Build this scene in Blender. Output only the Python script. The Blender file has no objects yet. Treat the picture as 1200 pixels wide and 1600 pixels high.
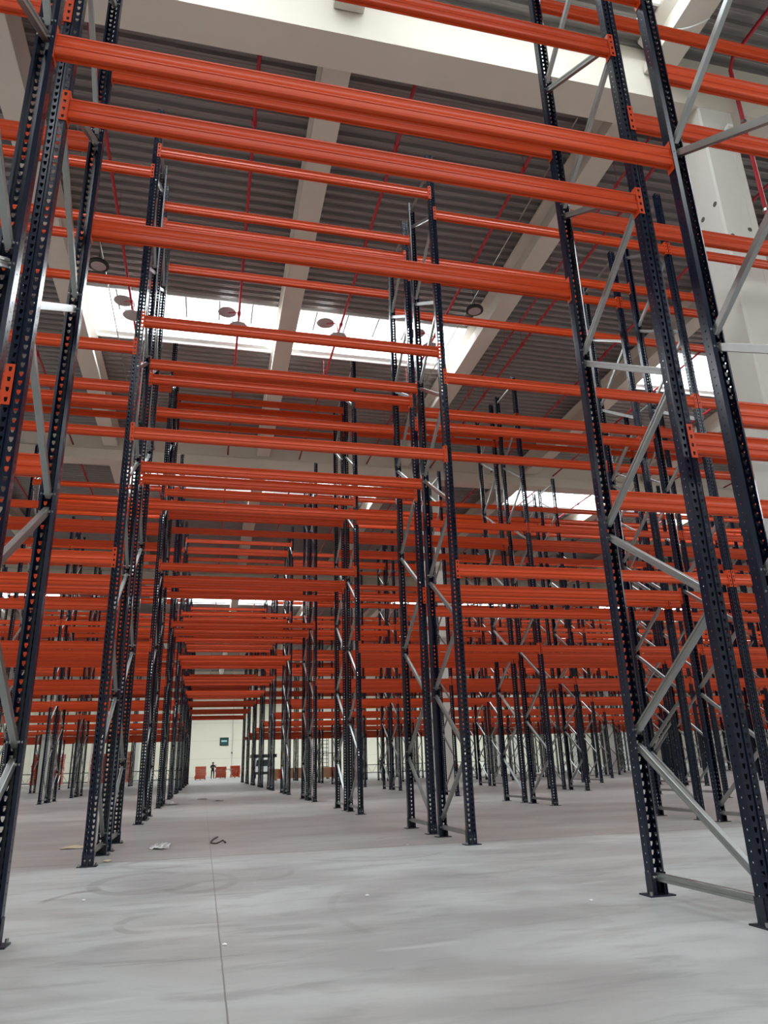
import bpy, bmesh, math, random
from mathutils import Vector, Matrix
random.seed(4)
S = bpy.context.scene
COL = S.collection

# ------------------------------------------------------------------ camera
CAM = Vector((0.9769, 0.0, 0.7862))
PITCH, YAW, ROLL, FPX = 0.3386, 0.2426, -0.0304, 1126.7
cp, sp, cy, sy = math.cos(PITCH), math.sin(PITCH), math.cos(YAW), math.sin(YAW)
FW = Vector((sy*cp, cy*cp, sp)); RT0 = Vector((cy, -sy, 0)); UP0 = RT0.cross(FW)
RT = RT0*math.cos(ROLL) + UP0*math.sin(ROLL); UP = -RT0*math.sin(ROLL) + UP0*math.cos(ROLL)
cam = bpy.data.cameras.new('camera'); co = bpy.data.objects.new('camera', cam); COL.objects.link(co)
co.matrix_world = Matrix(((RT.x, UP.x, -FW.x, CAM.x), (RT.y, UP.y, -FW.y, CAM.y), (RT.z, UP.z, -FW.z, CAM.z), (0, 0, 0, 1)))
cam.sensor_fit = 'HORIZONTAL'; cam.sensor_width = 36; cam.lens = FPX/1200*36
cam.clip_start = 0.05; cam.clip_end = 400
S.camera = co

def proj(x, y, z):
    d = Vector((x, y, z)) - CAM; w = d.dot(FW)
    if w < 0.2: return None
    return 600 + FPX*d.dot(RT)/w, 800 - FPX*d.dot(UP)/w, w
def seen(pts, m=40):
    for p in pts:
        q = proj(*p)
        if q and -m < q[0] < 1200+m and -m < q[1] < 1600+m: return True
    return False

# ------------------------------------------------------------------ world, exposure, light
w = bpy.data.worlds.new('world'); S.world = w; w.use_nodes = True
w.node_tree.nodes['Background'].inputs[0].default_value = (0.86, 0.93, 1.0, 1)
w.node_tree.nodes['Background'].inputs[1].default_value = 1.0
S.view_settings.view_transform = 'Standard'; S.view_settings.look = 'None'
S.view_settings.gamma = 1; S.view_settings.use_curve_mapping = False
S.view_settings.exposure = -0.33

SEC0, SECP = 2.6, 5.44            # roof beam lines
SKY_Y = [-19.1 + 12*i for i in range(11) if i not in (5, 8)]
SKY_W = 2.3
SKY_X = [SEC0 - SECP + 3*SECP*k for k in range(-3, 4)]
DECK_Z = 12.72
SKY_POWER = 1800.0
for yy in SKY_Y:                   # daylight falling through each rooflight strip
    for xx in SKY_X:
        L = bpy.data.lights.new('rooflight_daylight', 'AREA'); L.shape = 'RECTANGLE'
        L.size = 2*SECP - 0.3; L.size_y = SKY_W - 0.1; L.energy = SKY_POWER*(0.62 if 0 < yy < 10 else (1.7 if xx > -5 else 0.8) if yy > 60 else 1.0)
        L.color = (0.93, 0.97, 1.0)
        o = bpy.data.objects.new('rooflight_daylight', L); COL.objects.link(o)
        o.location = (xx + SECP, yy + SKY_W/2, DECK_Z + 0.62)

# ------------------------------------------------------------------ materials
def mat(name, col, rough=0.5, metal=0.0, spec=0.5, noise=None, bump=0.0, coat=0.0):
    m = bpy.data.materials.new(name); m.use_nodes = True
    nt = m.node_tree; b = nt.nodes['Principled BSDF']
    b.inputs['Base Color'].default_value = (*col, 1); b.inputs['Roughness'].default_value = rough
    b.inputs['Metallic'].default_value = metal; b.inputs['Specular IOR Level'].default_value = spec
    b.inputs['Coat Weight'].default_value = coat
    if noise:
        scale, amt, stretch = noise
        tc = nt.nodes.new('ShaderNodeTexCoord'); mp = nt.nodes.new('ShaderNodeMapping')
        mp.inputs['Scale'].default_value = stretch
        nz = nt.nodes.new('ShaderNodeTexNoise'); nz.inputs['Scale'].default_value = scale; nz.inputs['Detail'].default_value = 5
        rp = nt.nodes.new('ShaderNodeMapRange'); rp.inputs[3].default_value = 1-amt; rp.inputs[4].default_value = 1+amt
        mx = nt.nodes.new('ShaderNodeVectorMath'); mx.operation = 'SCALE'; mx.inputs[0].default_value = col
        nt.links.new(tc.outputs['Object'], mp.inputs[0]); nt.links.new(mp.outputs[0], nz.inputs['Vector'])
        nt.links.new(nz.outputs['Fac'], rp.inputs[0]); nt.links.new(rp.outputs[0], mx.inputs['Scale'])
        nt.links.new(mx.outputs[0], b.inputs['Base Color'])
        if bump:
            bp = nt.nodes.new('ShaderNodeBump'); bp.inputs['Strength'].default_value = bump; bp.inputs['Distance'].default_value = 0.01
            nt.links.new(nz.outputs['Fac'], bp.inputs['Height']); nt.links.new(bp.outputs[0], b.inputs['Normal'])
    return m
NAVY = mat('navy_paint', (0.0032, 0.0072, 0.022), 0.22, 0, 0.30)
ORANGE = mat('orange_paint', (0.55, 0.052, 0.006), 0.36, 0, 0.32)
GALV = mat('galvanised_steel', (0.32, 0.33, 0.32), 0.34, 0.85, 0.5, (9, 0.12, (1, 1, 1)))
PLATE = mat('base_plate_paint', (0.008, 0.011, 0.022), 0.45)
CONC = mat('precast_concrete', (0.62, 0.57, 0.50), 0.8, 0, 0.2, (1.3, 0.07, (1, 1, 1)), 0.15)
COLM = mat('column_concrete', (0.66, 0.645, 0.60), 0.8, 0, 0.2, (2.2, 0.05, (1, 1, 0.4)), 0.2)
DECK = mat('steel_deck', (0.265, 0.243, 0.237), 0.36, 0.4, 0.5, (0.8, 0.12, (0.3, 1, 1)))
RED = mat('red_pipe_paint', (0.42, 0.012, 0.025), 0.4)
BLACK = mat('black_plastic', (0.012, 0.012, 0.013), 0.45)
DISC = mat('grey_disc_metal', (0.55, 0.53, 0.52), 0.5, 0.3)
WHITE = mat('white_upstand', (0.82, 0.82, 0.80), 0.5)
BROWN = mat('cardboard', (0.36, 0.21, 0.12), 0.8, 0, 0.2, (6, 0.1, (1, 1, 1)))
TAN = mat('paper_scrap', (0.55, 0.43, 0.30), 0.8)
YELLOW = mat('yellow_paint', (0.72, 0.47, 0.02), 0.5)
SKIN = mat('skin', (0.42, 0.22, 0.15), 0.6)
CLOTH = mat('dark_workwear', (0.018, 0.018, 0.022), 0.85)
HAIR = mat('dark_hair', (0.012, 0.009, 0.007), 0.7)
WOOD = mat('pallet_wood', (0.42, 0.29, 0.17), 0.8, 0, 0.2, (10, 0.15, (1, 6, 1)))
TYRE = mat('tyre_rubber', (0.015, 0.015, 0.015), 0.8)
GREYP = mat('grey_lens', (0.42, 0.34, 0.34), 0.4)
DUSTY = mat('dusty_orange_bundles', (0.55, 0.25, 0.19), 0.7)
SOCKET_SHADE = mat('socket_shadow_grey', (0.10, 0.095, 0.09), 0.9)  # dark grey plugs: colour stands in for shade inside the column's socket holes
FILM = mat('clear_film', (0.80, 0.80, 0.80), 0.2)
FILM.node_tree.nodes['Principled BSDF'].inputs['Transmission Weight'].default_value = 0.35
TEAL = mat('window_glass_teal', (0.02, 0.10, 0.10), 0.08, 0, 0.8)
CARGL = mat('vehicle_glass', (0.02, 0.03, 0.035), 0.05)
CARW = mat('white_vehicle_paint', (0.75, 0.76, 0.76), 0.25)

def pane_mat():
    m = bpy.data.materials.new('translucent_rooflight_sheet'); m.use_nodes = True; nt = m.node_tree
    nt.nodes.clear(); out = nt.nodes.new('ShaderNodeOutputMaterial')
    tr = nt.nodes.new('ShaderNodeBsdfTransparent'); tr.inputs[0].default_value = (0.93, 0.96, 0.97, 1)
    tl = nt.nodes.new('ShaderNodeBsdfTranslucent'); tl.inputs[0].default_value = (0.9, 0.9, 0.88, 1)
    mx = nt.nodes.new('ShaderNodeMixShader'); mx.inputs[0].default_value = 0.15
    nt.links.new(tr.outputs[0], mx.inputs[1]); nt.links.new(tl.outputs[0], mx.inputs[2]); nt.links.new(mx.outputs[0], out.inputs[0])
    return m
PANE = pane_mat()

def wall_mat():
    m = mat('cream_wall_panels', (0.84, 0.80, 0.66), 0.75, 0, 0.2)
    nt = m.node_tree; b = nt.nodes['Principled BSDF']
    tc = nt.nodes.new('ShaderNodeTexCoord'); sx = nt.nodes.new('ShaderNodeSeparateXYZ')
    nt.links.new(tc.outputs['Object'], sx.inputs[0])
    def line(out, period, width):
        a = nt.nodes.new('ShaderNodeMath'); a.operation = 'DIVIDE'; a.inputs[1].default_value = period
        f = nt.nodes.new('ShaderNodeMath'); f.operation = 'FRACT'
        l = nt.nodes.new('ShaderNodeMath'); l.operation = 'LESS_THAN'; l.inputs[1].default_value = width/period
        nt.links.new(out, a.inputs[0]); nt.links.new(a.outputs[0], f.inputs[0]); nt.links.new(f.outputs[0], l.inputs[0]); return l.outputs[0]
    z = line(sx.outputs['Z'], 2.45, 0.05)
    ad = nt.nodes.new('ShaderNodeMath'); ad.operation = 'ADD'
    nt.links.new(sx.outputs['X'], ad.inputs[0]); nt.links.new(sx.outputs['Y'], ad.inputs[1])
    x = line(ad.outputs[0], 9.0, 0.05)
    mxm = nt.nodes.new('ShaderNodeMath'); mxm.operation = 'MAXIMUM'
    nt.links.new(z, mxm.inputs[0]); nt.links.new(x, mxm.inputs[1])
    mc = nt.nodes.new('ShaderNodeMix'); mc.data_type = 'RGBA'
    mc.inputs[6].default_value = (0.84, 0.80, 0.66, 1); mc.inputs[7].default_value = (0.68, 0.64, 0.52, 1)
    nt.links.new(mxm.outputs[0], mc.inputs[0]); nt.links.new(mc.outputs[2], b.inputs['Base Color'])
    return m
WALL = wall_mat()

def floor_mat():
    m = bpy.data.materials.new('polished_concrete_floor'); m.use_nodes = True; nt = m.node_tree
    N = nt.nodes; Lk = nt.links; b = N['Principled BSDF']
    tc = N.new('ShaderNodeTexCoord'); sx = N.new('ShaderNodeSeparateXYZ'); Lk.new(tc.outputs['Object'], sx.inputs[0])
    def math_(op, a, bb=None, c=None):
        n = N.new('ShaderNodeMath'); n.operation = op
        for i, v in enumerate((a, bb, c)):
            if v is None: continue
            if isinstance(v, (int, float)): n.inputs[i].default_value = v
            else: Lk.new(v, n.inputs[i])
        return n.outputs[0]
    def noise(scale, stretch, detail=6, rough=0.55, dist=0.0):
        mp = N.new('ShaderNodeMapping'); mp.inputs['Scale'].default_value = stretch
        mp.inputs['Rotation'].default_value = (0, 0, 0.12)
        nz = N.new('ShaderNodeTexNoise'); nz.inputs['Scale'].default_value = scale; nz.inputs['Detail'].default_value = detail
        nz.inputs['Roughness'].default_value = rough; nz.inputs['Distortion'].default_value = dist
        Lk.new(tc.outputs['Object'], mp.inputs[0]); Lk.new(mp.outputs[0], nz.inputs['Vector']); return nz.outputs['Fac']
    def mixc(fac, a, c):
        n = N.new('ShaderNodeMix'); n.data_type = 'RGBA'; n.clamp_factor = True
        if isinstance(fac, (int, float)): n.inputs[0].default_value = fac
        else: Lk.new(fac, n.inputs[0])
        for i, v in ((6, a), (7, c)):
            if isinstance(v, tuple): n.inputs[i].default_value = (*v, 1)
            else: Lk.new(v, n.inputs[i])
        return n.outputs[2]
    def ss(v, lo, hi):
        n = N.new('ShaderNodeMapRange'); n.interpolation_type = 'SMOOTHSTEP'
        n.inputs[1].default_value = lo; n.inputs[2].default_value = hi; Lk.new(v, n.inputs[0]); return n.outputs[0]
    n1 = noise(0.55, (1, 1.6, 1), 6, 0.55, 0.6); n2 = noise(2.2, (0.7, 2.2, 1), 7, 0.6, 0.8)
    n3 = noise(1.2, (0.5, 2.6, 1), 8, 0.65, 1.5); n4 = noise(30, (1, 1, 1), 3)
    c = mixc(ss(n1, 0.35, 0.68), (0.311, 0.308, 0.301), (0.451, 0.468, 0.455))
    c = mixc(math_('MULTIPLY', ss(n2, 0.50, 0.68), 0.42), c, (0.188, 0.185, 0.182))
    c = mixc(math_('MULTIPLY', ss(n3, 0.54, 0.70), 0.38), c, (0.550, 0.550, 0.540))
    n5 = noise(0.35, (1, 1, 1), 4)
    c = mixc(math_('MULTIPLY', ss(n5, 0.52, 0.68), 0.35), c, (0.415, 0.353, 0.306))
    c = mixc(math_('MULTIPLY', ss(n4, 0.55, 0.8), 0.10), c, (0.259, 0.249, 0.239))
    # a slab bay beyond the cross joint is a little browner
    slab = ss(sx.outputs['Y'], 7.85, 7.95)
    c = mixc(math_('MULTIPLY', slab, 0.55), c, (0.311, 0.270, 0.243))
    # tyre marks
    def arc(cx, cyy, rx, ry, wd, a0, a1, amt, col=(0.20, 0.19, 0.18)):
        nonlocal c
        dx = math_('DIVIDE', math_('SUBTRACT', sx.outputs['X'], cx), rx); dy = math_('DIVIDE', math_('SUBTRACT', sx.outputs['Y'], cyy), ry)
        d = math_('SQRT', math_('ADD', math_('MULTIPLY', dx, dx), math_('MULTIPLY', dy, dy)))
        k = math_('ABSOLUTE', math_('SUBTRACT', d, 1.0))
        ring = math_('SUBTRACT', 1.0, ss(k, wd*0.55, wd))
        an = math_('ARCTAN2', dy, dx)
        ins = math_('MULTIPLY', ss(an, a0-0.01, a0+0.2), math_('SUBTRACT', 1.0, ss(an, a1-0.2, a1+0.01)))
        f = math_('MULTIPLY', math_('MULTIPLY', ring, ins), math_('MULTIPLY_ADD', ss(n2, 0.3, 0.7), amt*0.7, amt*0.65))
        c = mixc(f, c, col)
    arc(0.60, 6.40, 0.38, 0.55, 0.17, 0.9, 3.3, 0.42); arc(0.60, 6.40, 0.38, 0.55, 0.15, -3.15, -0.3, 0.55)
    arc(0.98, 6.25, 0.27, 0.50, 0.17, -2.6, -0.1, 0.50); arc(0.98, 6.25, 0.27, 0.48, 0.14, -0.2, 2.0, 0.32)
    arc(0.62, 7.60, 0.30, 0.32, 0.20, 1.2, 3.15, 0.35); arc(0.62, 7.60, 0.30, 0.34, 0.18, -3.15, -0.6, 0.35)
    arc(0.30, 5.40, 0.35, 0.75, 0.09, 1.5, 2.8, 0.55); arc(0.72, 4.72, 0.15, 0.24, 0.25, 1.2, 3.15, 0.40); arc(0.72, 4.72, 0.15, 0.24, 0.22, -3.15, -1.2, 0.40)
    arc(1.50, 6.55, 0.22, 0.38, 0.14, -2.0, 0.1, 0.40); arc(2.60, 4.55, 0.85, 1.25, 0.04, 2.3, 3.15, 0.22); arc(2.60, 4.55, 0.85, 1.25, 0.04, -3.15, -2.6, 0.26)
    arc(2.62, 7.6, 0.75, 0.70, 0.07, -2.7, -0.5, 0.32); arc(3.40, 8.75, 0.42, 0.35, 0.12, 0.0, 3.1, 0.4); arc(3.6, 2.9, 1.5, 0.8, 0.10, 0.6, 2.6, 0.2)
    # joints
    def joint(out, at, wd, amt, gate=None):
        nonlocal c
        wob = math_('MULTIPLY', math_('SUBTRACT', n2, 0.5), 0.006)
        k = math_('ABSOLUTE', math_('SUBTRACT', math_('ADD', out, wob), at))
        f = math_('MULTIPLY', math_('LESS_THAN', k, wd), amt)
        if gate is not None: f = math_('MULTIPLY', f, gate)
        c = mixc(f, c, (0.13, 0.12, 0.105))
    for xj in (-10.0, 1.10, 12.2, 23.3): joint(sx.outputs['X'], xj, 0.0035, 0.7)
    for yj in (7.95, 19.2, 30.4, 41.7, 53): joint(sx.outputs['Y'], yj, 0.016, 0.75)
    joint(sx.outputs['Y'], 3.79, 0.005, 0.5, math_('LESS_THAN', math_('ABSOLUTE', math_('SUBTRACT', sx.outputs['X'], 0.9)), 0.3))
    Lk.new(c, b.inputs['Base Color'])
    r = N.new('ShaderNodeMapRange'); r.inputs[3].default_value = 0.30; r.inputs[4].default_value = 0.52; Lk.new(n3, r.inputs[0])
    Lk.new(r.outputs[0], b.inputs['Roughness']); b.inputs['Specular IOR Level'].default_value = 0.35
    bp = N.new('ShaderNodeBump'); bp.inputs['Strength'].default_value = 0.05; bp.inputs['Distance'].default_value = 0.02
    Lk.new(n2, bp.inputs['Height']); Lk.new(bp.outputs[0], b.inputs['Normal'])
    return m
FLOOR = floor_mat()

# ------------------------------------------------------------------ helpers
class MB:
    def __init__(s): s.v = []; s.f = []; s.mi = []; s.cur = 0
    def add(s, vs, fs):
        n = len(s.v); s.v += [tuple(p) for p in vs]; s.f += [tuple(i+n for i in f) for f in fs]; s.mi += [s.cur]*len(fs); return s
    def box(s, x0, x1, y0, y1, z0, z1):
        return s.add([(x0,y0,z0),(x1,y0,z0),(x1,y1,z0),(x0,y1,z0),(x0,y0,z1),(x1,y0,z1),(x1,y1,z1),(x0,y1,z1)],
            [(0,3,2,1),(4,5,6,7),(0,1,5,4),(1,2,6,5),(2,3,7,6),(3,0,4,7)])
    def prism(s, prof, a, b, axis='x'):
        n = len(prof); vs = []
        for t in (a, b):
            for p, q in prof: vs.append((t, p, q) if axis == 'x' else (p, t, q) if axis == 'y' else (p, q, t))
        fs = [(i, (i+1) % n, n+(i+1) % n, n+i) for i in range(n)] + [tuple(range(n))[::-1], tuple(range(n, 2*n))]
        return s.add(vs, fs)
    def tube(s, pts, r, n=8, cap=True):
        pts = [Vector(p) for p in pts]; rings = []
        for i, p in enumerate(pts):
            t = (pts[min(i+1, len(pts)-1)] - pts[max(i-1, 0)]).normalized()
            a = Vector((0, 0, 1)) if abs(t.z) < 0.9 else Vector((1, 0, 0))
            u = t.cross(a).normalized(); v = t.cross(u)
            rr = r[i] if isinstance(r, (list, tuple)) else r
            rings.append([p + (u*math.cos(2*math.pi*k/n) + v*math.sin(2*math.pi*k/n))*rr for k in range(n)])
        vs = [q for R in rings for q in R]; fs = []
        for i in range(len(pts)-1):
            for k in range(n): fs.append((i*n+k, i*n+(k+1) % n, (i+1)*n+(k+1) % n, (i+1)*n+k))
        if cap: fs += [tuple(range(n))[::-1], tuple(range((len(pts)-1)*n, len(pts)*n))]
        return s.add(vs, fs)
    def lathe(s, prof, c=(0, 0, 0), n=24):
        vs = []; fs = []
        for r, z in prof:
            for k in range(n): vs.append((c[0]+r*math.cos(2*math.pi*k/n), c[1]+r*math.sin(2*math.pi*k/n), c[2]+z))
        for i in range(len(prof)-1):
            for k in range(n): fs.append((i*n+k, i*n+(k+1) % n, (i+1)*n+(k+1) % n, (i+1)*n+k))
        fs += [tuple(range(n))[::-1], tuple(range((len(prof)-1)*n, len(prof)*n))]
        return s.add(vs, fs)
    def joinmesh(s, me, M):
        n = len(s.v); s.v += [tuple(M @ v.co) for v in me.vertices]
        for p in me.polygons: s.f.append(tuple(i+n for i in p.vertices)); s.mi.append(s.cur)
        return s
    def mesh(s, name, mats, smooth=False):
        me = bpy.data.meshes.new(name); me.from_pydata(s.v, [], s.f)
        for m in (mats if isinstance(mats, (list, tuple)) else [mats]): me.materials.append(m)
        me.polygons.foreach_set('material_index', s.mi)
        if smooth: me.polygons.foreach_set('use_smooth', [True]*len(s.f))
        me.update(); return me
def link(name, me, parent=None, loc=None, rot=None):
    o = bpy.data.objects.new(name, me); COL.objects.link(o)
    if parent: o.parent = parent
    if loc: o.location = loc
    if rot: o.rotation_euler = rot
    return o
def tag(o, label, cat=None, group=None, kind=None):
    if label: o['label'] = label
    if cat: o['category'] = cat
    if group: o['group'] = group
    if kind: o['kind'] = kind
    return o
def struct(name, mb, m, label=None, smooth=False):
    o = link(name, mb.mesh(name, m, smooth)); o['kind'] = 'structure'
    if label: o['label'] = label; o['category'] = name.split('_')[0]
    return o
def empty(name, loc, label=None, cat=None, group=None, rz=0):
    o = bpy.data.objects.new(name, None); COL.objects.link(o); o.location = loc; o.rotation_euler = (0, 0, rz)
    o.empty_display_size = 0.1
    return tag(o, label, cat, group)

X0, X1, Y0, Y1 = -46.0, 76.0, -24.0, 112.0
# ------------------------------------------------------------------ shell
struct('floor', MB().box(X0, X1, Y0, Y1, -0.2, 0), FLOOR, 'smudged light grey polished concrete warehouse floor with thin joints')
struct('wall_far', MB().box(X0, X1, Y1, Y1+0.3, 0, 14), WALL, 'cream panelled wall at the far end of the hall')
struct('wall_left', MB().box(X0-0.3, X0, Y0, Y1, 0, 14), WALL, 'cream panelled wall on the left side of the hall')
struct('wall_right', MB().box(X1, X1+0.3, Y0, Y1, 0, 14), WALL, 'cream panelled wall on the right side of the hall')
struct('wall_near', MB().box(X0, X1, Y0-0.3, Y0, 0, 14), WALL, 'cream panelled wall behind the viewer')

# corrugated steel deck with openings for the rooflights
dk = MB()
def deck(xa, xb, ya, yb, dz):
    n = max(1, int(round((yb-ya)/0.25))); p = (yb-ya)/n; prof = []
    for i in range(n):
        y = ya + i*p
        prof += [(y, 0), (y+0.15*p, 0), (y+0.18*p, 0.010), (y+0.24*p, 0.010), (y+0.27*p, 0), (y+0.42*p, 0), (y+0.50*p, 0.035), (y+0.54*p, 0.035), (y+0.62*p, 0.075), (y+0.90*p, 0.075)]
    prof.append((yb, 0))
    vs = [(x, y, DECK_Z+z+dz) for x in (xa, xb) for y, z in prof]; m = len(prof)
    dk.add(vs, [(i, i+1, m+i+1, m+i) for i in range(m-1)])
nmod = int((X1-X0)/SECP)+2
xl = SEC0 - SECP*9
mods = [xl + SECP*i for i in range(nmod+2)]
edges = [Y0] + [v for yy in SKY_Y for v in (yy, yy+SKY_W)] + [Y1]
for i, xm in enumerate(mods[:-1]):
    if xm > X1 or xm+SECP < X0: continue
    hassky = any(abs(xm-sxx) < 0.1 or abs(xm-sxx-SECP) < 0.1 for sxx in SKY_X)
    for h in (0, 1):
        xa = xm + h*SECP/2; xb = xa + SECP/2 + (0.06 if h == 0 else 0)
        if hassky:
            for j in range(0, len(edges)-1, 2): deck(xa, xb, edges[j], edges[j+1], -0.012*h)
        else: deck(xa, xb, Y0, Y1, -0.012*h)
ceil = struct('ceiling', dk, DECK, 'ribbed steel roof deck spanning between the precast roof beams')

# rooflights: upstand, sheet and glazing bars
wn = 1
for yy in SKY_Y:
    for xx in SKY_X:
        if xx > X1-4 or xx+2*SECP < X0: continue
        xa, xb = max(xx, X0), min(xx+2*SECP, X1)
        if not seen([(xa+(xb-xa)*t/6, yy+SKY_W*s, DECK_Z) for t in range(7) for s in (0, 1)], 150): continue
        z0, z1 = DECK_Z-0.02, DECK_Z+0.5
        m = MB(); m.box(xa, xb, yy-0.04, yy, z0, z1); m.box(xa, xb, yy+SKY_W, yy+SKY_W+0.04, z0, z1)
        m.box(xa, xb, yy+SKY_W-0.16, yy+SKY_W+0.0, z0+0.10, z0+0.14); m.box(xa-0.02, xa+0.02, yy, yy+SKY_W, z0, z1); m.box(xb-0.02, xb+0.02, yy, yy+SKY_W, z0, z1)
        o = struct('window_%d' % wn, m, WHITE, 'white framed rooflight strip in the roof deck'); o['category'] = 'window'; wn += 1
        link('pane', MB().box(xa, xb, yy, yy+SKY_W, z1-0.08, z1-0.07).mesh('pane', PANE), o)
        b = MB(); n = int((xb-xa)/0.9)
        for i in range(1, n): b.box(xa+(xb-xa)*i/n-0.022, xa+(xb-xa)*i/n+0.022, yy, yy+SKY_W*0.62, z1-0.15, z1-0.10)
        b.box(xa, xb, yy+SKY_W*0.62, yy+SKY_W*0.62+0.04, z1-0.15, z1-0.10)
        link('glazing_bars', b.mesh('glazing_bars', GALV), o)

# precast main beams across the hall
for gi, (yc, band) in enumerate([(7.90-17.42, 0.83), (7.90, 0.83), (25.32, 0.38), (42.74, 0.38), (60.16, 0.38), (77.58, 0.38), (95.0, 0.38)]):
    prof = [(yc, 11.45), (yc, 11.45+band), (yc+0.09, 11.45+band+0.05), (yc+0.09, 12.70), (yc+0.53, 12.70), (yc+0.53, 11.45+band+0.05), (yc+0.62, 11.45+band), (yc+0.62, 11.45)]
    o = link('girder', MB().prism(prof, X0+0.02, X1-0.02).mesh('girder', CONC))
    names = ['behind the viewer', 'over the second rack row', 'over the fourth and fifth rack rows', 'over the eighth rack row', 'just past the tenth rack row', 'in the open floor zone', 'nearest the far wall']
    tag(o, 'pale precast concrete girder crossing the hall ' + names[gi], 'girder', 'precast main girders')
GY = [7.90-17.42+17.42*i for i in range(7)]
# precast roof beams along the hall
prof = [(-0.24, 11.95), (-0.24, 12.10), (-0.10, 12.22), (-0.10, 12.50), (-0.25, 12.66), (-0.25, 12.71), (0.25, 12.71), (0.25, 12.66), (0.10, 12.50), (0.10, 12.22), (0.24, 12.10), (0.24, 11.95)]
rb_mesh = {}
ordn = ['first', 'second', 'third', 'fourth', 'fifth', 'sixth', 'seventh', 'eighth', 'ninth', 'tenth', 'eleventh', 'twelfth', 'thirteenth', 'fourteenth', 'fifteenth', 'sixteenth', 'seventeenth', 'eighteenth']
rbm = MB().prism(prof, 0, 16.76, 'y').mesh('roof_beam', CONC)
bayn = ['in the nearest roof bay', 'in the second roof bay', 'in the third roof bay', 'in the fourth roof bay', 'in the fifth roof bay', 'in the sixth roof bay', 'in the seventh roof bay']
for j, gy in enumerate(GY[:-1]):
    for k in range(-9, 14):
        x = SEC0 + SECP*k
        if not (X0+1 < x < X1-1): continue
        if not seen([(x, gy+0.7+t*16/8, 11.95) for t in range(9)], 60): continue
        o = link('roof_beam', rbm, None, (x, gy+0.64, 0))
        side = 'over the open passage' if k == 0 else (ordn[abs(k)-1] + (' right' if k > 0 else ' left') + ' of the passage')
        tag(o, 'pale precast roof beam %s, %s' % (side, bayn[j]), 'roof beam', 'precast roof beams')

# columns
ROWY = [7.657, 13.333, 18.965, 24.815, 30.50, 36.18, 41.86, 47.54, 53.2]
def free_y(y):
    slots = []
    for i, f in enumerate(ROWY):
        slots += [(f+0.07, f+1.028-0.07), (f+1.367+0.07, f+2.395-0.07)]
        slots.append((f+2.395+0.1, ROWY[i+1]-0.1 if i < len(ROWY)-1 else 200))
    best = None
    for a, b in slots:
        if b-a < 0.62: continue
        c = min(max(y, a+0.31), b-0.31)
        if best is None or abs(c-y) < abs(best-y): best = c
    return best
CX = [9.12 + 16.32*k for k in range(-3, 5)]; CX[2] = -6.88
for j, gy in enumerate(GY[1:]):
    for k, cx in enumerate(CX):
        if not (X0+1 < cx < X1-1): continue
        if not seen([(cx, gy+0.3, z) for z in (0.2, 2, 4, 6, 8, 10, 11)], 30): continue
        t = empty('concrete_column', (cx, free_y(gy+0.31), 0)); t['group'] = 'concrete columns under the girders'
        side = ['far', 'second', 'first', 'right-hand', 'second', 'third', 'fourth', 'fifth'][k]
        t['label'] = 'pale square concrete column %s of the passage, under the %s girder' % ((ordn[abs(k-3)] if k > 3 else ordn[2-k]) + ' to right' if k > 3 else (ordn[2-k]+' to left' if k < 3 else 'first to right'), ordn[j])
        t['category'] = 'column'
        c_ = 0.03; a = 0.345; b_ = 0.30
        m = MB().prism([(-a+c_, -b_), (a-c_, -b_), (a, -b_+c_), (a, b_-c_), (a-c_, b_), (-a+c_, b_), (-a, b_-c_), (-a, -b_+c_)], 0, 11.45, 'z')
        m.box(a-0.16, a-0.15, -b_-0.003, -b_, 0, 11.45)
        link('shaft', m.mesh('shaft', COLM), t)
        if j == 0 and k == 3:
            for (px, pz) in ((-0.23, 8.72), (0.13, 8.90)):
                link('socket', MB().tube([(px, -b_-0.004, pz), (px, -b_+0.03, pz)], 0.04, 12).mesh('socket', SOCKET_SHADE), t)
            for (py, pz) in ((-0.2, 9.42), (0.12, 9.38)):
                link('socket', MB().tube([(-a-0.004, py, pz), (-a+0.03, py, pz)], 0.045, 12).mesh('socket', SOCKET_SHADE), t)
            link('conduit', MB().tube([(0.11, -b_-0.02, 11.0), (0.11, -b_-0.10, 11.02), (0.17, -b_-0.10, 11.02)], 0.035, 8).mesh('conduit', WHITE), t)

# sprinkler mains
pz = 11.93
pipes = [(-14.9, 'sixth left'), (-12.3, 'fifth left'), (-9.5, 'fourth left'), (-6.8, 'third left'), (-4.1, 'second left'), (-1.35, 'first left'), (1.30, ''), (3.97, 'first right'), (6.60, 'second right'), (8.66, 'third right'), (9.17, 'fourth right'), (11.78, 'fifth right'), (14.5, 'sixth right'), (17.2, 'seventh right'), (19.9, 'eighth right'), (22.7, 'ninth right'), (25.4, 'tenth right'), (28.1, 'eleventh right'), (30.9, 'twelfth right')]
for x, nm in pipes:
    r = 0.022 if x == 8.66 else 0.032
    t = empty('sprinkler_pipe', (x, 0, pz), 'red sprinkler pipe under the deck, ' + ('running over the passage centre' if not nm else nm + ' of the passage pipe'), 'pipe', 'red sprinkler pipes under the roof')
    for ga, gb in zip(GY[1:], GY[2:] + [Y1]):
        link('pipe', MB().tube([(0, ga+0.64, 0), (0, gb-0.02, 0)], r, 10).mesh('pipe', RED, True), t)
    for i in range(9):
        y = 10.2 + 3.0*i
        if abs(y+0.2-(GY[2]+0.3)) < 0.8 or proj(x, y, pz) is None or not seen([(x, y, pz)], 10): continue
        m = MB(); m.tube([(0, y, 0), (0, y+0.10, 0)], r*1.55, 10); m.tube([(0, y+0.05, 0), (0, y+0.05, -0.09)], 0.012, 6); m.tube([(0, y+0.05, 0), (0, y+0.05, 0.74)], 0.005, 5)
        link('coupling', m.mesh('coupling', RED), t)
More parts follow.
